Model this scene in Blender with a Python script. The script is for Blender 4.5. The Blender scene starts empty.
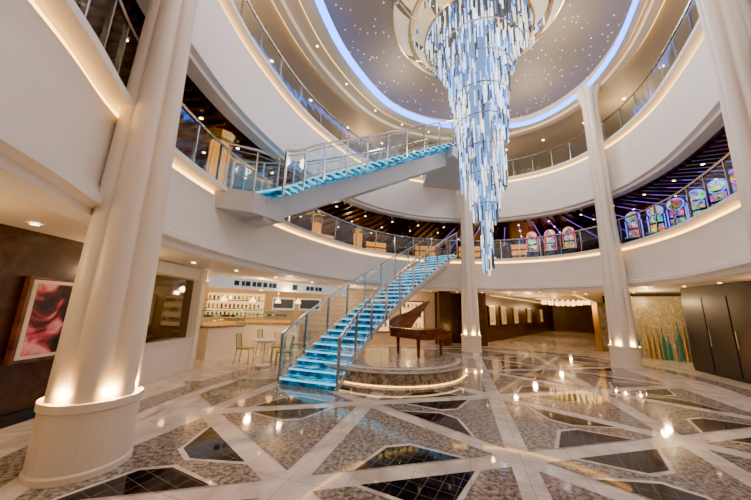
import bpy, math, random
from mathutils import Vector, Matrix
random.seed(4)
C=bpy.context.scene.collection
# ---------------------------------------------------------------- materials
def nmat(name):
    m=bpy.data.materials.new(name);m.use_nodes=True
    nt=m.node_tree;b=nt.nodes.get("Principled BSDF");return m,nt,b
def mat(name,col,rough=.5,metal=0,emit=None,es=0,noise=0,nscale=3,spec=.5):
    m,nt,b=nmat(name)
    b.inputs["Base Color"].default_value=(*col,1);b.inputs["Roughness"].default_value=rough
    b.inputs["Metallic"].default_value=metal;b.inputs["Specular IOR Level"].default_value=spec
    if emit: b.inputs["Emission Color"].default_value=(*emit,1);b.inputs["Emission Strength"].default_value=es
    if noise:
        t=nt.nodes.new("ShaderNodeTexCoord");n=nt.nodes.new("ShaderNodeTexNoise");n.inputs["Scale"].default_value=nscale;n.inputs["Detail"].default_value=5
        r=nt.nodes.new("ShaderNodeValToRGB")
        r.color_ramp.elements[0].position=.3;r.color_ramp.elements[1].position=.7
        r.color_ramp.elements[0].color=(*[c*(1-noise) for c in col],1);r.color_ramp.elements[1].color=(*[min(1,c*(1+noise)) for c in col],1)
        nt.links.new(t.outputs["Object"],n.inputs["Vector"]);nt.links.new(n.outputs["Fac"],r.inputs[0]);nt.links.new(r.outputs[0],b.inputs["Base Color"])
    return m
def emis(name,col,s):
    m=bpy.data.materials.new(name);m.use_nodes=True;nt=m.node_tree;nt.nodes.clear()
    e=nt.nodes.new("ShaderNodeEmission");o=nt.nodes.new("ShaderNodeOutputMaterial")
    e.inputs[0].default_value=(*col,1);e.inputs[1].default_value=s;nt.links.new(e.outputs[0],o.inputs[0]);return m
def glassmat(name,tint=(.9,.97,.97),fac=.12):
    m=bpy.data.materials.new(name);m.use_nodes=True;nt=m.node_tree;nt.nodes.clear()
    tr=nt.nodes.new("ShaderNodeBsdfTransparent");g=nt.nodes.new("ShaderNodeBsdfGlossy");mx=nt.nodes.new("ShaderNodeMixShader");o=nt.nodes.new("ShaderNodeOutputMaterial")
    tr.inputs[0].default_value=(*tint,1);g.inputs["Roughness"].default_value=.05;mx.inputs[0].default_value=fac
    nt.links.new(tr.outputs[0],mx.inputs[1]);nt.links.new(g.outputs[0],mx.inputs[2]);nt.links.new(mx.outputs[0],o.inputs[0]);return m
def ramp_noise(name,stops,scale=4,detail=8,rough=.12,dist=0,brick=None,spec=.5,emit=0):
    m,nt,b=nmat(name);L=nt.links
    t=nt.nodes.new("ShaderNodeTexCoord")
    n=nt.nodes.new("ShaderNodeTexNoise");n.inputs["Detail"].default_value=detail;n.inputs["Distortion"].default_value=dist
    n.inputs["Scale"].default_value=scale
    r=nt.nodes.new("ShaderNodeValToRGB");els=r.color_ramp.elements
    while len(els)<len(stops): els.new(.5)
    for e,(p,c) in zip(els,stops): e.position=p;e.color=(*c,1)
    L.new(t.outputs["Object"],n.inputs["Vector"]);L.new(n.outputs["Fac"],r.inputs[0])
    out=r.outputs[0]
    if brick:
        w,h,mort,mc,ang=brick
        mp=nt.nodes.new("ShaderNodeMapping");mp.inputs["Rotation"].default_value=(0,0,ang);L.new(t.outputs["Object"],mp.inputs[0])
        k=nt.nodes.new("ShaderNodeTexBrick");k.offset=0;k.inputs["Scale"].default_value=1;k.inputs["Brick Width"].default_value=w;k.inputs["Row Height"].default_value=h
        k.inputs["Mortar Size"].default_value=mort;k.inputs["Mortar"].default_value=(*mc,1)
        L.new(mp.outputs[0],k.inputs["Vector"]);L.new(out,k.inputs["Color1"]);L.new(out,k.inputs["Color2"]);out=k.outputs["Color"]
    L.new(out,b.inputs["Base Color"]);b.inputs["Roughness"].default_value=rough;b.inputs["Specular IOR Level"].default_value=spec
    if emit: L.new(out,b.inputs["Emission Color"]);b.inputs["Emission Strength"].default_value=emit
    return m
M={}
M['white']=mat("white_plaster",(.80,.77,.73),.45,noise=.02)
M['colw']=mat("column_ivory",(.78,.70,.58),.4)
M['cream']=mat("cream_ceiling",(.72,.62,.48),.5)
M['dceil']=mat("dark_slat_ceiling",(.035,.018,.014),.35)
M['slat']=mat("slat_brown",(.11,.04,.025),.3)
M['wood']=ramp_noise("dark_wood",[(.3,(.030,.014,.009)),(.7,(.075,.036,.020))],scale=2.5,dist=3,rough=.3)
M['wood2']=ramp_noise("mahogany",[(.3,(.09,.025,.009)),(.7,(.21,.07,.025))],scale=3,dist=2,rough=.2)
M['navy']=mat("dark_door",(.02,.025,.035),.35)
M['steel']=mat("brushed_steel",(.58,.58,.58),.22,1)
M['girder']=mat("girder_white",(.48,.50,.52),.3)
M['gold']=mat("brass",(.75,.50,.18),.28,1)
M['glass']=glassmat("rail_glass",(.84,.94,.95),.11)
M['winglass']=glassmat("shop_glass",(.35,.33,.32),.12)
M['warm']=emis("warm_led",(1,.50,.10),8)
M['warm2']=emis("warm_led_soft",(1,.56,.16),4.5)
M['blue']=emis("blue_led",(.04,.20,1),8)
M['down']=emis("downlight_glow",(1,.76,.44),12)
M['violet']=emis("violet_sheen",(.20,.05,.6),1.5)  # glowing colour standing in for blue reflections on the slats
M['tread']=ramp_noise("glass_tread",[(.38,(.0,.10,.22)),(.5,(.0,.28,.50)),(.66,(.15,.62,.85))],scale=5,detail=3,rough=.08,emit=.65)  # speckled glass highlights painted in as light cyan over dark teal
M['riser']=ramp_noise("glass_riser",[(.38,(.0,.04,.10)),(.55,(.0,.13,.28)),(.7,(.04,.36,.58))],scale=5,detail=3,rough=.1,emit=.5)
M['nose']=emis("tread_edge",(.25,.75,1),1.3)
M['marble']=ramp_noise("cream_marble",[(.35,(.50,.45,.385)),(.6,(.74,.68,.60))],scale=1.6,dist=1.5,rough=.04,brick=(.6,.6,.004,(.36,.32,.27),.3),spec=.65)
M['granite']=ramp_noise("grey_granite",[(.38,(.085,.078,.072)),(.5,(.20,.183,.167)),(.62,(.35,.327,.30))],scale=22,detail=15,rough=.06,spec=.55,dist=.6)
M['gran2']=ramp_noise("brown_granite",[(.38,(.11,.092,.078)),(.5,(.24,.208,.175)),(.62,(.39,.345,.29))],scale=20,detail=15,rough=.06,spec=.55,dist=.6)
M['stagem']=ramp_noise("stage_marble",[(.38,(.18,.15,.115)),(.5,(.34,.29,.235)),(.62,(.50,.44,.37))],scale=9,detail=12,rough=.15,dist=1)
M['black']=ramp_noise("black_tile",[(.3,(.005,.006,.009)),(.7,(.015,.015,.019))],scale=6,rough=.06,brick=(.16,.16,.003,(.14,.12,.10),.5),spec=.3)
M['beige']=ramp_noise("beige_wall",[(.3,(.58,.46,.31)),(.7,(.68,.56,.40))],scale=1,rough=.5)
M['brownwall']=ramp_noise("brown_wall",[(.3,(.09,.045,.027)),(.7,(.15,.08,.045))],scale=1.5,rough=.4)
M['amber']=emis("amber_panel",(1,.34,.04),1.1)
M['backlit']=emis("backlit_shelf",(1,.58,.22),1.6)
M['sign']=mat("sign_panel",(.65,.68,.72),.3,emit=(.75,.82,.9),es=.35)
M['signtext']=mat("sign_letters",(.02,.05,.12),.4)
M['chair']=mat("lime_chair",(.28,.30,.06),.4)
M['blackg']=mat("black_gloss",(.01,.01,.01),.08)
M['ivory']=mat("ivory_keys",(.8,.78,.7),.3)
M['art']=ramp_noise("artwork_pink",[(.38,(.02,.012,.01)),(.48,(.09,.02,.015)),(.53,(.55,.06,.08)),(.60,(.85,.42,.45)),(.66,(.70,.15,.20)),(.76,(.04,.02,.02))],scale=2.4,dist=1.2,rough=.3)
M['art2']=ramp_noise("artwork_warm",[(.3,(.25,.15,.08)),(.5,(.7,.6,.45)),(.7,(.3,.35,.3))],scale=4,dist=1,rough=.4)
M['mural']=ramp_noise("mural_gold",[(.35,(.36,.25,.10)),(.5,(.25,.24,.13)),(.65,(.55,.43,.22))],scale=3,dist=4,rough=.3,emit=.12)
M['reed']=mat("green_glass_bottle",(.03,.15,.11),.1,emit=(.03,.2,.13),es=.12)
M['mat_w']=mat("mat_board",(.75,.7,.6),.6)
def stars():
    m,nt,b=nmat("star_ceiling");L=nt.links
    b.inputs["Base Color"].default_value=(.22,.175,.125,1);b.inputs["Roughness"].default_value=.6
    t=nt.nodes.new("ShaderNodeTexCoord");v=nt.nodes.new("ShaderNodeTexVoronoi");v.inputs["Scale"].default_value=5.5
    l=nt.nodes.new("ShaderNodeMath");l.operation="LESS_THAN";l.inputs[1].default_value=.095
    k=nt.nodes.new("ShaderNodeMath");k.operation="MULTIPLY";k.inputs[1].default_value=4
    L.new(t.outputs["Object"],v.inputs["Vector"]);L.new(v.outputs["Distance"],l.inputs[0]);L.new(l.outputs[0],k.inputs[0]);L.new(k.outputs[0],b.inputs["Emission Strength"])
    b.inputs["Emission Color"].default_value=(1,.85,.65,1);return m
M['stars']=stars()
def rodmat():
    m,nt,b=nmat("crystal_rods");L=nt.links
    b.inputs["Roughness"].default_value=.12
    g=nt.nodes.new("ShaderNodeNewGeometry");r=nt.nodes.new("ShaderNodeValToRGB");r.color_ramp.interpolation="CONSTANT"
    st=[(0,(.02,.03,.05)),(.26,(.05,.16,.42)),(.42,(.28,.50,.95)),(.58,(.82,.92,1)),(.88,(1,.76,.42))]
    els=r.color_ramp.elements
    while len(els)<len(st): els.new(.5)
    for e,(p,c) in zip(els,st): e.position=p;e.color=(*c,1)
    L.new(g.outputs["Random Per Island"],r.inputs[0]);L.new(r.outputs[0],b.inputs["Base Color"]);L.new(r.outputs[0],b.inputs["Emission Color"])
    b.inputs["Emission Strength"].default_value=1.35;return m
M['rods']=rodmat()
def screenmat(name,seed):
    m,nt,b=nmat(name);L=nt.links
    t=nt.nodes.new("ShaderNodeTexCoord");v=nt.nodes.new("ShaderNodeTexVoronoi");v.inputs["Scale"].default_value=11
    mp=nt.nodes.new("ShaderNodeMapping");mp.inputs["Location"].default_value=(seed,seed*2,0)
    h=nt.nodes.new("ShaderNodeMixRGB");h.blend_type="MULTIPLY";h.inputs[0].default_value=1
    n2=nt.nodes.new("ShaderNodeTexVoronoi");n2.inputs["Scale"].default_value=3.1;L.new(mp.outputs[0],n2.inputs["Vector"])
    L.new(t.outputs["Object"],mp.inputs[0]);L.new(mp.outputs[0],v.inputs["Vector"]);L.new(v.outputs["Color"],h.inputs[1]);L.new(n2.outputs["Color"],h.inputs[2])
    L.new(h.outputs[0],b.inputs["Emission Color"])
    b.inputs["Emission Strength"].default_value=2.0;b.inputs["Base Color"].default_value=(0,0,0,1);return m
M['scr']=screenmat("slot_screen",1.3)
M['scrb']=emis("slot_trim_blue",(.12,.15,1),2.5)
M['scrr']=emis("slot_trim_red",(1,.05,.08),2)
# ---------------------------------------------------------------- mesh builder
class MB:
    def __init__(s): s.v=[];s.f=[];s.m=[];s.mats=[]
    def mi(s,k):
        if k not in s.mats: s.mats.append(k)
        return s.mats.index(k)
    def poly(s,vs,fs,k):
        b=len(s.v);s.v+= [tuple(x) for x in vs];i=s.mi(k)
        for f in fs: s.f.append([b+j for j in f]);s.m.append(i)
    def box(s,c,d,k,rz=0,tilt=None):
        x,y,z=[q/2 for q in d];R=Matrix.Rotation(rz,3,'Z')
        if tilt: R=R@Matrix.Rotation(tilt,3,'X')
        vs=[R@Vector((a*x,b*y,e*z))+Vector(c) for a in(-1,1) for b in(-1,1) for e in(-1,1)]
        s.poly(vs,[(0,1,3,2),(4,6,7,5),(0,4,5,1),(2,3,7,6),(0,2,6,4),(1,5,7,3)],k)
    def tube(s,pts,r,k,n=6,closed=False,cap=True):
        P=[Vector(p) for p in pts];N=len(P);vs=[]
        for i,p in enumerate(P):
            a=P[(i-1)%N] if (closed or i>0) else P[i];b=P[(i+1)%N] if (closed or i<N-1) else P[i]
            t=(b-a).normalized();u=Vector((0,0,1)) if abs(t.z)<.95 else Vector((1,0,0))
            e1=t.cross(u).normalized();e2=t.cross(e1)
            rr=r[i] if isinstance(r,(list,tuple)) else r
            for j in range(n):
                w=2*math.pi*j/n;vs.append(p+e1*math.cos(w)*rr+e2*math.sin(w)*rr)
        fs=[]
        for i in range(N if closed else N-1):
            for j in range(n):
                a=i*n+j;b=i*n+(j+1)%n;c=((i+1)%N)*n+(j+1)%n;d=((i+1)%N)*n+j;fs.append((a,b,c,d))
        if not closed and cap: fs+= [tuple(range(n)),tuple(range((N-1)*n,N*n))]
        s.poly(vs,fs,k)
    def lathe(s,c,prof,k,n=32,fr=None,sx=1,sy=1):
        vs=[];
        for (r,z) in prof:
            for j in range(n):
                w=2*math.pi*j/n;rr=r*(fr(w,z) if fr else 1);vs.append((c[0]+rr*math.cos(w)*sx,c[1]+rr*math.sin(w)*sy,c[2]+z))
        fs=[(i*n+j,i*n+(j+1)%n,(i+1)*n+(j+1)%n,(i+1)*n+j) for i in range(len(prof)-1) for j in range(n)]
        s.poly(vs,fs,k)
    def disc(s,c,r,k,n=12):
        s.poly([(c[0]+r*math.cos(6.2832*j/n),c[1]+r*math.sin(6.2832*j/n),c[2]) for j in range(n)],[tuple(range(n))],k)
    def done(s,name,parent=None,smooth=False):
        me=bpy.data.meshes.new(name);me.from_pydata(s.v,[],s.f)
        for k in s.mats: me.materials.append(M[k])
        me.polygons.foreach_set("material_index",s.m)
        if smooth: me.polygons.foreach_set("use_smooth",[True]*len(s.f))
        me.update();o=bpy.data.objects.new(name,me);C.objects.link(o)
        if parent: o.parent=parent
        return o
def empty(name):
    e=bpy.data.objects.new(name,None);C.objects.link(e);return e
def wall(name,a,b,z0,z1,th,k,parent=None):
    m=MB();dx,dy=b[0]-a[0],b[1]-a[1];L=math.hypot(dx,dy)
    m.box(((a[0]+b[0])/2,(a[1]+b[1])/2,(z0+z1)/2),(L,th,z1-z0),k,math.atan2(dy,dx));return m.done(name,parent)
def cat(P,n=8,closed=True):
    out=[];N=len(P)
    for i in range(N if closed else N-1):
        g=lambda j:P[j%N] if closed else P[max(0,min(N-1,j))]
        p0,p1,p2,p3=g(i-1),g(i),g(i+1),g(i+2)
        for s in range(n):
            t=s/n
            out.append(tuple(.5*(2*p1[k]+(p2[k]-p0[k])*t+(2*p0[k]-5*p1[k]+4*p2[k]-p3[k])*t*t+(3*p1[k]-p0[k]-3*p2[k]+p3[k])*t**3) for k in range(len(p1))))
    if not closed: out.append(tuple(P[-1]))
    return out
# ---------------------------------------------------------------- atrium ring
RC=[(-2.9,2.4),(-3.3,3.4),(-3.5,4.7),(-3.3,6.8),(-2.4,9.6),(-.5,12.4),(1.9,13.9),(4.4,14.3),(6.5,13.9),(8.3,12.6),(9.1,10.7),(8.95,8.7),(8.2,6.8),(7.0,4.7),(5.2,2.3),(3,.5),(.5,-.6),(-1.4,-.2),(-2.35,1.0)]
RING=cat(RC,8);NR=len(RING)
NRM=[]
for i in range(NR):
    a=RING[i-1];b=RING[(i+1)%NR];t=Vector((b[0]-a[0],b[1]-a[1])).normalized();NRM.append((-t.y,t.x))
for _ in range(3):
    NRM=[tuple(Vector((NRM[i-1][0]+2*NRM[i][0]+NRM[(i+1)%NR][0],NRM[i-1][1]+2*NRM[i][1]+NRM[(i+1)%NR][1])).normalized()) for i in range(NR)]
def off(i,d): i%=NR;return (RING[i][0]+NRM[i][0]*d,RING[i][1]+NRM[i][1]*d)
def koff(i,d):
    i%=NR
    if d<0:
        t=max(0,min(1,(RING[i][0]-5.5)/2.5));t=t*t*(3-2*t)
        d=d*(.95-.5*t) if d<-.5 else d
    return off(i,d)
def sweep(m,prof,k,closedp=False,fn=None):
    fn=fn or off;n=len(prof);vs=[]
    for i in range(NR):
        for (d,z) in prof: vs.append((*fn(i,d),z))
    fs=[]
    for i in range(NR):
        for j in range(n if closedp else n-1):
            a=i*n+j;b=i*n+(j+1)%n;c=((i+1)%NR)*n+(j+1)%n;d=((i+1)%NR)*n+j;fs.append((a,d,c,b))
    m.poly(vs,fs,k)
def inside(x,y):
    c=False
    for i in range(NR):
        x1,y1=RING[i];x2,y2=RING[(i+1)%NR]
        if (y1>y)!=(y2>y) and x<(x2-x1)*(y-y1)/(y2-y1)+x1: c=not c
    return c
Z1,Z2,Z3,Z4,ZC=2.75,4.35,6.35,8.6,11.0
def fascia(name,zb,zt):
    m=MB()
    sweep(m,[(.45,zb),(0.12,zb),(.12,zb+.10),(.0,zb+.13),(.0,zb+.24),(.07,zb+.27),(.07,zb+.36),(.12,zb+.38),(.12,zt-.24),(.18,zt-.22),(.18,zt-.12),(-.06,zt-.10),(-.06,zt),(.3,zt)],'white')
    sweep(m,[(.175,zt-.20),(.175,zt-.13)],'warm')
    return m.done(name)
fascia("balcony_fascia_middle_deck",Z1,Z2)
fascia("balcony_fascia_upper_deck",Z3,Z4)
m=MB();sweep(m,[(.3,Z1+.02),(3,Z1+.02),(14,Z1+.02),(24,Z1+.02)],'cream');m.done("ceiling_lower_deck")
m=MB();sweep(m,[(.2,Z3+.02),(7.2,Z3+.02)],'dceil');m.done("ceiling_middle_deck")
m=MB();sweep(m,[(.25,Z2-.01),(7.2,Z2-.01)],'wood');m.done("floor_middle_deck")
m=MB();sweep(m,[(.25,Z4-.01),(5.6,Z4-.01)],'wood');m.done("floor_upper_deck")
m=MB();sweep(m,[(7,Z2),(7,Z3)],'brownwall');m.done("wall_middle_deck")
m=MB();sweep(m,[(5.5,Z4),(5.5,ZC)],'beige');m.done("wall_upper_deck")
# ceiling
m=MB();sweep(m,[(-1.0,ZC+.12),(-1.0,ZC+.02),(-1.3,ZC),(-1.32,ZC-.05),(-1.25,ZC-.09),(-.75,ZC-.09),(-.7,ZC+.0),(-.2,ZC),(-.15,ZC-.12),(.1,ZC-.14),(.15,ZC+.05),(5.6,ZC+.05)],'cream',fn=koff)
sweep(m,[(-1.0,ZC+.1),(-1.0,ZC+.55)],'cream',fn=koff)
sweep(m,[(-.7,ZC-.06),(-.7,ZC-.02)],'warm2',fn=koff)
sweep(m,[(.16,ZC-.06),(.16,ZC+.0)],'warm2')
sweep(m,[(-1.22,ZC-.11),(-1.40,ZC-.08),(-1.44,ZC-.02),(-1.42,ZC+.07)],'blue',fn=koff)
m.poly([(*koff(i,-1.0),ZC+.5) for i in range(NR)],[tuple(range(NR))],'stars')
m.done("ceiling")
m=MB()
for i in range(0,NR):
    a=off(i,.6);b=off(i,6.8);c=((a[0]+b[0])/2,(a[1]+b[1])/2,Z3-.03)
    m.box(c,(6.2,.07,.08),'slat',math.atan2(NRM[i][1],NRM[i][0]))
for i in range(56,98,2):  # violet strips imitate reflected blue between the slats
    a=off(i,1.2);b=off(i,6.5);c=((a[0]+b[0])/2,(a[1]+b[1])/2,Z3-.078)
    m.box(c,(5.2,.04,.01),'violet',math.atan2(NRM[i][1],NRM[i][0]))
m.done("ceiling_slats_middle_deck")
m=MB()
for i in range(0,NR,4):
    for d in (1.2,2.8): m.disc((*off(i,d),Z1-.0),.05,'down')
    for d in (1.0,2.2,3.6): m.disc((*off(i+2,d),Z3-.09),.045,'down')
for i in range(0,NR,5):
    m.disc((*off(i,1.6),ZC+.03),.06,'down');m.disc((*off(i,-.45),ZC-.01),.04,'down')
m.done("recessed_downlights")
def railing(name,zt):
    m=MB()
    sweep(m,[(.08,zt+.02),(.08,zt+.88)],'glass')
    m.tube([(*off(i,.08),zt+.95) for i in range(NR)],.035,'steel',6,True)
    for i in range(0,NR,3): m.box((*off(i,.1),zt+.47),(.05,.03,.95),'steel',math.atan2(NRM[i][1],NRM[i][0]))
    return m.done(name)
railing("glass_railing_middle_deck",Z2);railing("glass_railing_upper_deck",Z4)
# ---------------------------------------------------------------- floor
m=MB();m.poly([(-16,-8,0),(34,-8,0),(34,42,0),(-16,42,0)],[(0,1,2,3)],'marble');m.done("floor")
m=MB()
S=2.75;hgt=S*math.sqrt(3)/2;ang=math.radians(14)
ca,sa=math.cos(ang),math.sin(ang)
def w2(x,y,z): return (2.6+x*ca-y*sa,6.6+x*sa+y*ca,z)
BND=.14
def cell(P,k,sides):
    c=Vector((sum(p[0] for p in P)/3,sum(p[1] for p in P)/3));q=w2(c.x,c.y,0)
    ri=S/(2*math.sqrt(3));sc=(ri-BND)/ri
    T=[c+(Vector(p)-c)*sc for p in P]
    if inside(q[0],q[1]): m.poly([w2(t.x,t.y,.004) for t in T],[(0,1,2)],k)
    for s in sides:
        A,B=T[s],T[(s+1)%3];mid=(A+B)/2;u=(B-A).normalized();n=(c-mid).normalized()
        def tz(l0,l1,d0,d1,z,kk):
            V=[mid-u*l0+n*d0,mid+u*l0+n*d0,mid+u*l1+n*d1,mid-u*l1+n*d1];W=[w2(t.x,t.y,z) for t in V]
            if all(inside(w[0],w[1]) for w in W): m.poly(W,[(0,1,2,3)],kk)
        tz(.74,.17,-.01,.50,.006,'marble');tz(.66,.16,.0,.44,.008,'black')
for a in range(-8,9):
    for b in range(-8,9):
        x=a*S+b*S/2;y=b*hgt
        up=[(x,y),(x+S,y),(x+S/2,y+hgt)];dn=[(x+1.5*S,y+hgt),(x+S/2,y+hgt),(x+S,y)]
        cell(up,'granite' if (a*b+a)%2 else 'gran2',(0,1) if (a+b)%2 else (0,))
        cell(dn,'gran2' if (a+b)%2 else 'granite',(0,) if (a+b)%2 else (0,1))
sweep(m,[(.25,.009),(.75,.009)],'gran2');sweep(m,[(.0,.0085),(.25,.0085)],'marble')
m.done("floor_marble_inlay")
# ---------------------------------------------------------------- columns
def light(name,loc,p,col=(1,.85,.68),r=.12,parent=None):
    l=bpy.data.lights.new(name,"POINT");l.energy=p;l.color=col;l.shadow_soft_size=r
    o=bpy.data.objects.new(name,l);o.location=loc;C.objects.link(o)
    if parent:o.parent=parent
def column(x,y,s=1.0):
    e=empty("column")
    m=MB();m.lathe((x,y,0),[(0,0),(.44,0),(.44,.06),(.425,.08),(.425,.62),(.445,.64),(.445,.72),(.0,.73)],'colw',40);m.done("base_drum",e)
    m=MB();fr=lambda w,z:1-.20*(1-abs(math.cos(3*w))**.6)
    m.lathe((x,y,0),[(.40,.72),(.37,2.5),(.32,4.5),(.285,6),(.285,10.3),(.35,10.6),(.35,10.7),(.45,10.9),(.46,11.0)],'colw',120,fr);m.done("fluted_shaft",e,True)
    m=MB()
    for j in range(6):
        w=math.pi/6+j*math.pi/3;m.disc((x+.385*math.cos(w),y+.385*math.sin(w),.735),.03,'down')
    m.done("uplights",e)
    for j in range(6):
        w=math.pi/6+j*math.pi/3
        if (math.cos(w)*(-x)+math.sin(w)*(-y))<-.3*math.hypot(x,y): continue
        light("column_uplight",(x+.385*math.cos(w),y+.385*math.sin(w),.80),11,(1,.48,.13),.02,e)
for p in ((-3.17,3.58),(4.45,13.6),(8.78,10.5),(6.6,4.5)): column(*p)
# ---------------------------------------------------------------- stairs
def stairs(name,ctrl,z0,z1,n,width,gird,gd=.55,cheeks=True):
    e=empty(name);P=cat(ctrl,20,False);L=[0]
    for i in range(1,len(P)): L.append(L[-1]+math.dist(P[i],P[i-1]))
    def at(s):
        s=max(0,min(.9999,s))*L[-1];i=0
        while L[i+1]<s:i+=1
        t=(s-L[i])/(L[i+1]-L[i]);a,b=P[i],P[i+1]
        i0=max(0,i-4);i1=min(len(P)-1,i+5);T=Vector((P[i1][0]-P[i0][0],P[i1][1]-P[i0][1])).normalized()
        return Vector((a[0]+(b[0]-a[0])*t,a[1]+(b[1]-a[1])*t)),T
    rise=(z1-z0)/n;go=L[-1]/n
    m=MB()
    for i in range(n):
        p,T=at((i+.5)/n);z=z0+(i+1)*rise;rz=math.atan2(T.y,T.x);N=Vector((-T.y,T.x))
        m.box((p.x,p.y,z-.03),(go+.06,width,.05),'tread',rz)
        q=p-T*(go/2+.035);m.box((q.x,q.y,z-.03),(.012,width,.04),'nose',rz)
        for sd in (-1,1):
            q=p+N*sd*(width/2+.004);m.box((q.x,q.y,z-.03),(go+.06,.008,.05),'nose',rz)
        q=p-T*(go/2-.02);m.box((q.x,q.y,z-rise/2-.03),(.015,width-.04,rise-.06),'riser',rz)
    m.done("glass_steps",e)
    m=MB();vs=[];K=40
    for i in range(K+1):
        s=i/K;p,T=at(s);N=Vector((-T.y,T.x));z=z0+s*(z1-z0)
        for (o,dz) in ((-gird,-.10),(gird,-.10),(gird*.85,-gd),(-gird*.85,-gd)):
            vs.append((p.x+N.x*o,p.y+N.y*o,max(z+dz,z0-.6 if z0>1 else 0.0)))
    fs=[(i*4+j,i*4+(j+1)%4,i*4+4+(j+1)%4,i*4+4+j) for i in range(K) for j in range(4)]+[(0,1,2,3),(K*4,K*4+1,K*4+2,K*4+3)]
    m.poly(vs,fs,'girder')
    if cheeks:
      for sd in (-1,1):
        vs=[]
        for i in range(K+1):
            s=i/K;p,T=at(s);N=Vector((-T.y,T.x));z=z0+s*(z1-z0);o=sd*(width/2+.02)
            for (a,dz) in ((0,-.14),(0,.0),(.03*sd,.0),(.03*sd,-.14)): vs.append((p.x+N.x*(o+a),p.y+N.y*(o+a),max(0,z+dz+rise*.5)))
        m.poly(vs,fs,'girder')
    m.done("box_girder",e)
    m=MB()
    for sd in (-1,1):
        top=[];mid=[];gv=[]
        for i in range(K+1):
            s=i/K;p,T=at(s);N=Vector((-T.y,T.x));z=z0+s*(z1-z0)+rise*.6;o=sd*(width/2+.05);x,y=p.x+N.x*o,p.y+N.y*o
            top.append((x,y,z+1.02));mid.append((x,y,z+.12));gv+=[(x,y,z+.16),(x,y,z+.92)]
        m.tube(top,.034,'steel',8);m.tube([(a,b,c-.12) for a,b,c in top],.015,'steel',6);m.tube(mid,.016,'steel',6)
        m.poly(gv,[(2*i,2*i+1,2*i+3,2*i+2) for i in range(K)],'glass')
        for i in range(0,n+1,3):
            p,T=at(i/n);N=Vector((-T.y,T.x));o=sd*(width/2+.05);z=z0+i*rise+rise*.3
            m.box((p.x+N.x*o,p.y+N.y*o,z+.5),(.045,.05,1.14),'steel',math.atan2(T.y,T.x))
        p,T=at(0);N=Vector((-T.y,T.x));o=sd*(width/2+.05)
        m.tube([(p.x+N.x*o,p.y+N.y*o,z0),(p.x+N.x*o,p.y+N.y*o,z0+1.1)],.038,'steel',8)
    m.done("stair_railing",e)
    return e
stairs("glass_staircase",[(-1.45,6.9),(-.95,8.2),(0,9.9),(1.3,11.6),(2.9,13.4),(3.3,13.9)],0,Z2,27,1.4,.3)
e=stairs("glass_staircase",[(-3.0,6.7),(-2.45,7.8),(-.95,9.2),(1.0,10.5),(2.75,11.6)],Z2,Z4,27,1.6,.38,.75,False)
m=MB()
m.poly([q for z in (Z2-.5,Z2) for q in ((-3.6,6.0,z),(-2.85,6.3,z),(-2.35,7.05,z),(-3.3,7.7,z))],[(0,1,2,3),(4,5,6,7),(0,1,5,4),(1,2,6,5),(2,3,7,6),(3,0,4,7)],'girder')
m.poly([q for z in (Z4-.5,Z4) for q in ((2.3,12.3,z),(3.1,10.9,z),(4.0,11.8,z),(4.4,14.4,z),(2.4,14.1,z))],[(0,1,2,3,4),(5,6,7,8,9)]+[(i,(i+1)%5,5+(i+1)%5,5+i) for i in range(5)],'girder')
m.done("landings",e)
m=MB()
for L_,z in (([(3.1,10.9),(4.0,11.8),(4.4,14.2)],Z4),([(2.3,12.3),(2.4,14.0)],Z4),([(-3.4,6.0),(-2.85,6.25),(-2.45,6.6)],Z2)):
    m.tube([(x,y,z+1.02) for x,y in L_],.03,'steel',8);m.tube([(x,y,z+.9) for x,y in L_],.012,'steel',6)
    for x,y in L_: m.tube([(x,y,z),(x,y,z+1.02)],.022,'steel',6)
    for (x,y),(u,v) in zip(L_,L_[1:]): m.poly([(x,y,z+.05),(u,v,z+.05),(u,v,z+.88),(x,y,z+.88)],[(0,1,2,3)],'glass')
m.done("landing_rails",e)
# ---------------------------------------------------------------- platform + piano
e=empty("piano_stage");SX,SY=.5,8.75
m=MB();m.lathe((SX,SY,0),[(0,.0),(2.1,0),(2.1,.06),(2.02,.08),(2.02,.34),(2.1,.38),(2.1,.44),(1.75,.45),(0,.45)],'stagem',64);m.done("stage_drum",e)
m=MB();m.lathe((SX,SY,0),[(2.03,.09),(2.03,.12)],'warm2',64);m.lathe((SX,SY,0),[(2.11,.385),(2.11,.43),(1.85,.455)],'marble',64);m.done("stage_trim",e)
e=empty("grand_piano")
px,py,pz=1.42,8.95,.455;PR=math.radians(38);PS=.80
def pl(x,y,z): x*=PS;y*=PS;z*=PS;return (px+x*math.cos(PR)-y*math.sin(PR),py+x*math.sin(PR)+y*math.cos(PR),pz+z)
out=cat([(-.72,-.55),(-.72,.2),(-.70,.9),(-.45,1.15),(-.15,1.0),(.1,.55),(.45,.25),(.72,.0),(.72,-.55)],6,False)
m=MB();n=len(out)
m.poly([pl(x,y,.62) for x,y in out]+[pl(x,y,.95) for x,y in out],[tuple(range(n)),tuple(range(n,2*n))]+[(i,(i+1)%n,n+(i+1)%n,n+i) for i in range(n)],'wood2');m.done("case",e)
m=MB();al=math.radians(42)
def lid(x,y,t): d=x+.74;return pl(-.74+d*math.cos(al)-t*math.sin(al),y,.97+d*math.sin(al)+t*math.cos(al))
lo=[(-.74,-.2)]+[q for q in out if q[1]>-.15]+[(.74,-.15)];n=len(lo)
m.poly([lid(x,y,0) for x,y in lo]+[lid(x,y,.03) for x,y in lo],[tuple(range(n)),tuple(range(n,2*n))]+[(i,(i+1)%n,n+(i+1)%n,n+i) for i in range(n)],'wood2');m.done("open_lid",e)
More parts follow.
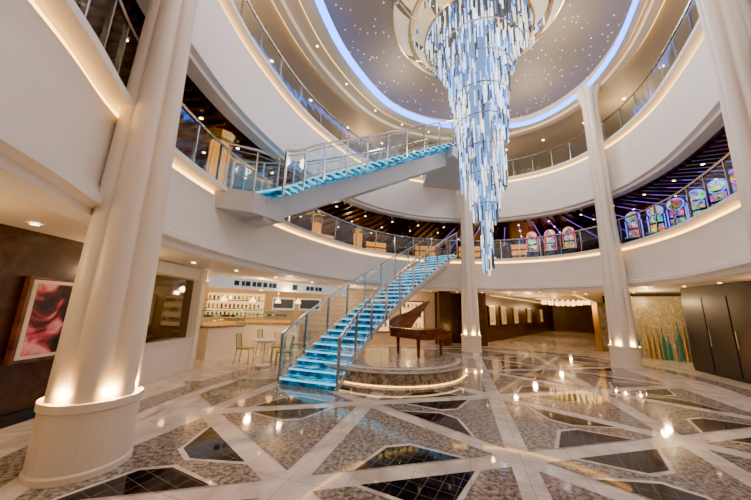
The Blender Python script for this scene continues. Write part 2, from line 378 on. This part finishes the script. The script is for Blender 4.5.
m=MB();m.box(pl(0,-.66,.70),(1.36*PS,.24*PS,.06),'ivory',PR);m.box(pl(0,-.60,.735),(1.3*PS,.12*PS,.02),'blackg',PR);m.box(pl(0,-.78,.72),(1.4*PS,.03,.16),'wood2',PR)
for sx in (-.7,.7): m.box(pl(sx,-.66,.76),(.06,.26*PS,.2),'wood2',PR)
m.done("keyboard",e)
m=MB()
for q in ((-.6,-.45),(.6,-.45),(-.4,.8)): m.tube([pl(*q,.0),pl(*q,.62)],[.035,.06],'wood2',8)
m.tube([pl(.55,.2,.95),pl(.3,.2,1.87)],.012,'gold',6);m.done("legs",e)
# ---------------------------------------------------------------- chandelier
e=empty("crystal_chandelier");cx,cy=2.98,7.5
m=MB()
for (r,zt,zb,cnt) in ((2.15,11.1,10.2,210),(1.65,10.9,9.5,250),(1.3,10.3,8.9,200),(1.0,9.6,7.9,210),(.82,8.4,6.4,230),(.70,6.9,4.95,210),(.40,5.3,4.1,70),(.17,4.6,2.7,40)):
    for i in range(cnt):
        w=random.random()*6.283;z=random.uniform(zb+.2,zt-.2);t=(z-zb)/(zt-zb);rr=r*(.82+.18*t)*random.uniform(.80,1.03);l=random.uniform(.25,.65)
        x=cx+rr*math.cos(w);y=cy+rr*math.sin(w)
        m.tube([(x,y,z-l/2),(x,y,z+l/2)],.02,'rods',6)
m.done("crystal_rods",e)
m=MB()
for (r,z) in ((1.5,10.2),(1.3,9.4),(.95,8.8),(.8,7.9),(.75,7.0),(.6,6.2),(.55,5.4),(.35,4.6)):
    m.tube([(cx+r*math.cos(w*.2618),cy+r*math.sin(w*.2618),z) for w in range(24)],.02,'steel',6,True)
    for j in range(4): m.tube([(cx,cy,z),(cx+r*math.cos(j*1.5708+z),cy+r*math.sin(j*1.5708+z),z)],.012,'steel',5)
m.tube([(cx,cy,ZC+.5),(cx,cy,3)],.04,'steel',8)
m.done("steel_frame",e)
M['core']=emis("chandelier_core_glow",(.26,.50,1),.9)
m=MB();m.lathe((cx,cy,0),[(.6,10.3),(.4,9.3),(.3,8),(.24,6.5),(.18,5),(.05,4),(.04,2.75)],'core',16);m.done("lit_core",e,True)
M['shell']=mat("mother_of_pearl_shell",(.75,.62,.38),.3,emit=(1,.70,.32),es=.35)
m=MB()
for (r0,z0,r1,z1) in ((2.6,11.15,2.1,10.55),(2.05,10.75,1.6,10.05)):
    for j in range(8):
        a0=j*math.pi/4+.06+z0;a1=(j+1)*math.pi/4-.06+z0;vs=[];K=8
        for i in range(K+1):
            w=a0+(a1-a0)*i/K
            for t in (0,.33,.66,1):
                r=r0+(r1-r0)*t**1.6;vs.append((cx+r*math.cos(w),cy+r*math.sin(w),z0+(z1-z0)*t))
        m.poly(vs,[(i*4+q,i*4+q+1,i*4+q+5,i*4+q+4) for i in range(K) for q in range(3)],'shell')
m.done("shell_panels",e,True)
m=MB()
for (r,z) in ((2.62,11.16),(2.1,10.54),(2.06,10.76),(1.59,10.04)):
    m.tube([(cx+r*math.cos(w*.1309),cy+r*math.sin(w*.1309),z) for w in range(48)],.03,'gold',6,True)
for j in range(8):
    w=j*math.pi/4+11.15;m.tube([(cx+2.6*math.cos(w),cy+2.6*math.sin(w),11.15),(cx+2.1*math.cos(w),cy+2.1*math.sin(w),10.5),(cx+1.5*math.cos(w),cy+1.5*math.sin(w),10.2)],.025,'gold',6)
m.done("gold_rims",e)
for z,p in ((10.4,50),(8.2,55),(5.6,50)): light("chandelier_lamp",(cx+1.9,cy-1.2 if z<10 else cy-2,z),p,(.72,.83,1),.25,e)
# ---------------------------------------------------------------- lower deck surroundings
wall("wall_left",(-5.25,-6),(-5.25,6.35),0,Z1+.02,.2,'wood')
m=MB()
for y in (0,1.6,3.2,5.9): m.box((-5.13,y,1.37),(.03,.05,2.7),'wood2')
m.box((-5.12,.2,.08),(.05,12,.16),'blackg');m.done("baseboard_left")
e=empty("framed_artwork")
m=MB()
fy0,fy1,fz0,fz1=4.25,5.2,.86,2.10;fc=((fy0+fy1)/2,(fz0+fz1)/2)
m.box((-5.08,*fc),(.08,fy1-fy0,fz1-fz0),'wood2');m.done("frame",e)
m=MB();m.box((-5.055,*fc),(.06,fy1-fy0-.10,fz1-fz0-.10),'mat_w');m.done("mat_board",e)
m=MB();m.box((-5.045,*fc),(.06,fy1-fy0-.2,fz1-fz0-.2),'art');m.done("canvas",e)
e=empty("window_1")
m=MB();m.box((-5.25,7.4,.4),(.35,2.1,.8),'white');m.box((-5.25,7.4,.82),(.45,2.1,.05),'white')
m.box((-5.25,7.4,2.6),(.35,2.1,.3),'white');m.box((-5.2,8.5,1.38),(.4,.18,2.75),'white');m.box((-5.2,6.4,1.38),(.4,.12,2.75),'white');m.done("window_surround",e)
m=MB();m.box((-5.25,7.4,1.62),(.02,2.0,1.6),'winglass');m.done("pane",e)
wall("wall_shop_back",(-8.2,5),(-8.2,8.6),0,Z1,.1,'brownwall');wall("wall_shop_side",(-8.2,8.6),(-5.3,8.6),0,Z1,.12,'beige')
e=empty("pendant_chandelier");m=MB()
for j in range(4):
    z=1.75+.14*j;m.tube([(-5.85+.26*math.cos(w*.7854),6.95+.26*math.sin(w*.7854),z) for w in range(8)],.02,'warm',6,True)
m.tube([(-5.85,6.95,1.7),(-5.85,6.95,Z1)],.01,'gold',5);m.done("glowing_rings",e)
# cafe
wall("wall_cafe_back",(-11,14.2),(-1.2,15.6),0,Z1,.2,'beige');wall("wall_cafe_left",(-11,8.6),(-11,14.3),0,Z1,.2,'beige')
e=empty("cafe_sign_header")
a=Vector((-5.3,9.3));b=Vector((-1.3,13.4));d=(b-a).normalized();rz=math.atan2(d.y,d.x);c=(a+b)/2
m=MB();m.box((c.x,c.y,2.5),((b-a).length,.2,.36),'sign',rz);m.done("header_panel",e)
m=MB();nn=Vector((d.y,-d.x))
for q,wds in ((.8,(.16,.1,.16,.12,.16,.14,.1,.16)),(3.6,(.14,.16,.12,.16))):
    s=q
    for wd in wds:
        p=a+d*s+nn*.11;m.box((p.x,p.y,2.5),(wd,.02,.16),'signtext',rz);s+=wd+.06
p=a+d*3.0+nn*.11;m.box((p.x,p.y,2.5),(.2,.03,.2),'signtext',rz);m.done("letters",e)
def counter(x,y,L,rz):
    e=empty("cafe_counter");m=MB();m.box((x,y,.5),(L,.7,1.0),'white',rz);m.box((x,y,1.03),(L+.1,.8,.06),'gran2',rz);m.done("counter_body",e)
    m=MB();m.box((x,y,1.3),(L*.8,.5,.5),'glass',rz);m.box((x,y,1.56),(L*.82,.52,.03),'steel',rz);m.box((x,y,1.12),(L*.7,.4,.1),'amber',rz)
    for k in range(int(L*5)): 
        R=Matrix.Rotation(rz,3,'Z')@Vector((-L*.36+k*.16,0,0));m.box((x+R.x,y+R.y,1.38),(.1,.3,.07),random.choice(['gold','white','wood2']),rz)
    m.box((x,y,1.33),(L*.78,.4,.012),'glass',rz);m.done("pastry_case",e)
counter(-5.45,10.6,1.5,1.2);counter(-4.6,13.0,2.6,.15)
m=MB()
m.box((-6.9,14.70,1.75),(2.7,.04,1.2),'backlit',.14)
for k in range(3):
    m.box((-6.9,14.60,1.2+.4*k),(2.7,.24,.04),'wood2',.14)
    for j in range(13): m.box((-8.05+.19*j,14.52+(-.16+.027*j),1.33+.4*k),(.08,.08,random.uniform(.14,.24)),random.choice(['gold','wood2','reed','wood']),.14)
for xx in (-4.6,-3.3): m.box((xx,15.02+(xx+4)*.14,1.9),(1.1,.06,.6),'sign',.14);m.box((xx,14.97+(xx+4)*.14,1.9),(.95,.02,.45),'signtext',.14)
m.done("cafe_shelving")
e=empty("cafe_pendant_lamps");m=MB()
for (x,y) in ((-5.9,11.5),(-5.1,12.3),(-4.2,12.8),(-3.4,13.1)):
    m.tube([(x,y,2.1),(x,y,Z1)],.008,'gold',5);m.lathe((x,y,0),[(.03,2.12),(.12,1.98),(.13,1.9),(0,1.9)],'warm2',12)
m.done("shades",e)
def chair(x,y,rz):
    e=empty("cafe_chair");R=Matrix.Rotation(rz,3,'Z')
    f=lambda a,b,c:tuple(R@Vector((a,b,c))+Vector((x,y,0)))
    m=MB();m.box(f(0,0,.45),(.42,.42,.035),'chair',rz);m.done("seat",e)
    m=MB()
    for sx in(-1,1):
        m.tube([f(sx*.2,-.2,0),f(sx*.18,-.18,.44)],.014,'chair');m.tube([f(sx*.22,.24,0),f(sx*.18,.19,.45),f(sx*.19,.26,.88)],.014,'chair')
    m.tube([f(-.2,.26,.88),f(.2,.26,.88)],.014,'chair')
    for k in range(-2,3): m.tube([f(k*.07,.2,.47),f(k*.075,.26,.88)],.008,'chair',5)
    m.done("legs_and_back",e)
def table(x,y):
    e=empty("cafe_table");m=MB();m.lathe((x,y,0),[(0,0),(.24,0),(.22,.03),(.03,.05),(.03,.7),(.3,.72),(.35,.73),(.35,.76),(0,.76)],'white',24);m.done("pedestal_top",e)
table(-3.3,9.2);chair(-2.65,9.0,-1.2);chair(-4.0,9.5,1.6);chair(-3.1,9.95,0.2)
table(-3.3,11.3);chair(-2.6,10.9,-2);chair(-4.0,11.2,1.5)
# back
wall("wall_back_cream",(-1.2,15.6),(3.4,16.6),0,Z1,.2,'beige');wall("wall_back_wood",(3.4,16.6),(6.3,17.2),0,Z1,.2,'wood')
e=empty("shop_display_window");m=MB()
for (x,y) in ((0.2,15.75),(2.1,16.17)):
    m.box((x,y,1.4),(1.4,.06,1.7),'wood2',.214);m.box((x+.01,y-.04,1.4),(1.25,.03,1.55),'backlit',.214)
    for k in range(3):
        m.box((x+.02,y-.1,.85+.5*k),(1.25,.15,.03),'gold',.214)
        for j in range(5): m.box((x-.45+.22*j,y-.22+.047*j,.98+.5*k),(.1,.08,.2),random.choice(['wood','reed','art2','gold']),.214)
m.done("lit_cases",e)
m=MB()
for p in ((3.7,15.6),(5.7,16.0)): m.box((*p,1.38),(.6,.6,2.75),'wood')
m.done("wood_piers")
wall("wall_corridor_left",(6.3,17.2),(20,33),0,Z1,.2,'wood');wall("wall_corridor_right",(12.2,15.4),(25,30),0,Z1,.2,'wood');wall("wall_corridor_end",(19,33.5),(26,29.5),0,Z1,.2,'brownwall')
def pic(x,y,rz,w=.8,h=1.0):
    e=empty("framed_picture");m=MB();m.box((x,y,1.55),(w,.06,h),'gold',rz);m.done("frame",e)
    R=Vector((math.sin(rz),-math.cos(rz)));m=MB();m.box((x+R.x*.03,y+R.y*.03,1.55),(w-.12,.03,h-.12),'mat_w',rz);m.box((x+R.x*.04,y+R.y*.04,1.55),(w-.4,.03,h-.4),'art2',rz);m.done("print",e)
rc=math.atan2(15.8,13.7);dc=Vector((math.cos(rc),math.sin(rc)))
for s in (1.2,3.4,6.2,10,14.5): pic(6.3+dc.x*s+.13,17.2+dc.y*s-.12,rc,1.0,1.2)
m=MB()
for q,o in ((1.0,.35),(1.0,4.5)):
    for s in (3,8,13,18):
        c=Vector((6.3,17.2))+dc*s+Vector((dc.y,-dc.x))*o
        m.box((c.x,c.y,Z1-.02),(4.6,.12,.03),'backlit',rc)
for s in (2,6,10,14):
    c=Vector((6.3,17.2))+dc*s+Vector((dc.y,-dc.x))*2.4;m.box((c.x,c.y,Z1-.02),(1.8,1.2,.03),'backlit',rc)
m.done("ceiling_cove_lights_corridor")
e=empty("gold_display_cabinet");m=MB();m.box((11.75,15.1,1.2),(.9,.3,2.3),'gold',.2);m.done("cabinet_frame",e)
m=MB()
for k in range(3): m.box((11.78,14.95,.5+.7*k),(.7,.04,.55),'art2',.2)
m.done("display_panels",e)
e=empty("mural_panel");ma=Vector((11.3,13.4));mb=Vector((13.6,11.6));wall("panel",ma,mb,.0,2.6,.1,'mural',e)
m=MB();d=(mb-ma).normalized();nn=Vector((d.y,-d.x))
for k in range(16):
    p=ma+d*(.16*k+.1)+nn*.12;h=random.uniform(.8,1.7)
    m.tube([(p.x,p.y,.0),(p.x,p.y,h*.6),(p.x,p.y,h*.72),(p.x,p.y,h)],[.055,.05,.018,.015],random.choice(['gold','reed','reed','mural']),8)
m.done("glass_reeds",e)
light("mural_fill",(11.2,11.9,2.4),50,(1,.70,.36),.1)  # added fill light to brighten the mural, no fixture
e=empty("door_1");m=MB();a=Vector((9.85,6.6));b=Vector((11.0,10.3));d=(b-a).normalized();rz=math.atan2(d.y,d.x)
c=(a+b)/2;m.box((c.x,c.y,1.38),((b-a).length,.15,2.75),'navy',rz)
nn=Vector((-d.y,d.x))
for s in (.1,1.05,2.0,2.95):
    p=a+d*(s+.45)+nn*.09;m.box((p.x,p.y,1.25),(.9,.04,2.3),'navy',rz);q=p+d*.36+nn*.05;m.tube([(q.x,q.y,.9),(q.x,q.y,1.4)],.015,'steel')
m.done("door_leaves",e)
wall("wall_right_rear",(11.1,10.35),(14.5,10.8),0,Z1,.15,'wood')
wall("wall_right",(9.75,6.4),(8.0,-2),0,Z1,.15,'wood')
e=empty("entrance_chandelier");m=MB()
for r in (1.1,.75,.4):
    for w in range(int(r*26)): m.box((10.6+r*math.cos(w*6.283/int(r*26)),16.2+r*math.sin(w*6.283/int(r*26)),2.38-.12*(1.1-r)),(.05,.05,.2),'warm2')
    m.tube([(10.6+r*math.cos(w*.2618),16.2+r*math.sin(w*.2618),2.5) for w in range(24)],.02,'gold',6,True)
for j in range(4): m.tube([(10.6+.75*math.cos(j*1.57),16.2+.75*math.sin(j*1.57),2.5),(10.6,16.2,2.75)],.01,'gold',5)
m.done("glowing_rings",e)
# ---------------------------------------------------------------- casino on middle deck
def slot(x,y,k):
    e=empty("slot_machine");rz=math.atan2(y-7,x-3)-math.pi/2;R=Matrix.Rotation(rz,3,'Z');q=.80
    f=lambda a,b,c:tuple(R@Vector((a*q,b*q,c*q))+Vector((x,y,Z2)))
    D=lambda a,b,c:(a*q,b*q,c*q)
    m=MB();m.box(f(0,.1,.4),D(.7,.6,.8),'blackg',rz);m.box(f(0,-.22,.82),D(.7,.35,.06),'steel',rz);m.box(f(0,.2,1.3),D(.74,.3,1.05),'blackg',rz);m.done("cabinet",e)
    m=MB();m.box(f(0,.03,1.12),D(.5,.03,.36),'scr',rz);m.box(f(0,.03,1.56),D(.5,.03,.3),'scr',rz)
    for sx in (-.33,.33): m.box(f(sx,.03,1.3),D(.03,.05,1.0),k,rz)
    m.done("screens",e)
    m=MB();cc=[f(.3*math.cos(w*.3927),.06,2.0+.28*math.sin(w*.3927)) for w in range(16)]
    m.poly(cc,[tuple(range(16))],'scr');m.tube(cc,.025,k,6,True);m.tube([f(0,.1,1.8),f(0,.1,1.75)],.05,'blackg');m.done("round_topper",e)
for i,(x,y) in enumerate(((10.7,7.9),(11.0,8.7),(11.2,9.5),(11.3,10.3),(11.3,11.1),(11.1,11.9),(9.9,14.3),(9.3,14.9),(8.6,15.4))): slot(x,y,'scrb' if i<6 else 'scrr')
m=MB()
for (x,y) in ((-4.15,6.9),(-5.6,9.6),(-4.6,11.6),(-3.0,14.0),(-1.0,15.8)):
    m.lathe((x,y,Z2),[(.30,0),(.30,.3),(.24,.32)],'gold',12);m.lathe((x,y,Z2),[(.24,.32),(.24,1.55)],'amber',12);m.lathe((x,y,Z2),[(.24,1.55),(.32,1.6),(.36,1.8)],'gold',12)
    for j in range(12): m.tube([(x+.255*math.cos(j*.5236),y+.255*math.sin(j*.5236),Z2+.32),(x+.255*math.cos(j*.5236+.5),y+.255*math.sin(j*.5236+.5),Z2+1.55)],.01,'gold',5)
m.done("amber_glass_lamps")
m=MB()
for i in (18,24,30,36,42,48,54,60,66):
    p=off(i,5.5);m.box((*p,Z2+.9),(.3,1.6,1.8),'wood2',math.atan2(NRM[i][1],NRM[i][0]))
    for zz in (.8,1.25,1.65):
        p=off(i,5.33);m.box((*p,Z2+zz),(.04,1.4,.3),'amber',math.atan2(NRM[i][1],NRM[i][0]))
m.done("backlit_bar_shelves")
# ---------------------------------------------------------------- lights
for i in range(0,NR,19): light("atrium_fill",(*off(i,-2.4),10.2),140,(1,.85,.68),.3)  # added point lights for broad atrium illumination, without fixtures
for i in range(4,NR,15): light("lower_deck_fill",(*off(i,1.4),2.3),32,(1,.64,.33),.1)  # added warm fill under the deck, lights the cream ceiling
for i in range(4,NR,19): light("middle_deck_lamp",(*off(i,2.6),5.7),26,(1,.58,.26),.1)
for i in range(4,NR,19): light("upper_deck_lamp",(*off(i,1.6),10.2),48,(1,.66,.34),.1)
for p,w in (((-4.5,11.5,2.3),85),((-7.5,12.5,2.3),85),((-1,14,2.3),50),((9,17.0,2.2),105),((13,21,2.3),105),((18,27.5,2.3),70),((-6.5,6.5,2.2),8),((-4.2,2.2,2.3),9)): light("interior_fill",p,w,(1,.60,.28),.1)  # added fill that strengthens the warm glow in cafe, corridor and side areas
w=bpy.data.worlds.new("World");bpy.context.scene.world=w;w.use_nodes=True;w.node_tree.nodes["Background"].inputs[0].default_value=(1,.9,.8,1);w.node_tree.nodes["Background"].inputs[1].default_value=.2
try:
    vs=bpy.context.scene.view_settings;vs.look='AgX - Punchy';vs.exposure=.95
except Exception as ex: print(ex)
# ---------------------------------------------------------------- camera
cd=bpy.data.cameras.new("camera");cd.sensor_width=36;cd.lens=288/751*36;cd.clip_start=.05
co=bpy.data.objects.new("camera",cd);C.objects.link(co)
p=math.radians(11.6);r=math.radians(1.5)
co.matrix_world=Matrix.Translation((0,0,1.75))@Matrix.Rotation(math.pi/2+p,4,'X')@Matrix.Rotation(r,4,'Z')
bpy.context.scene.camera=co
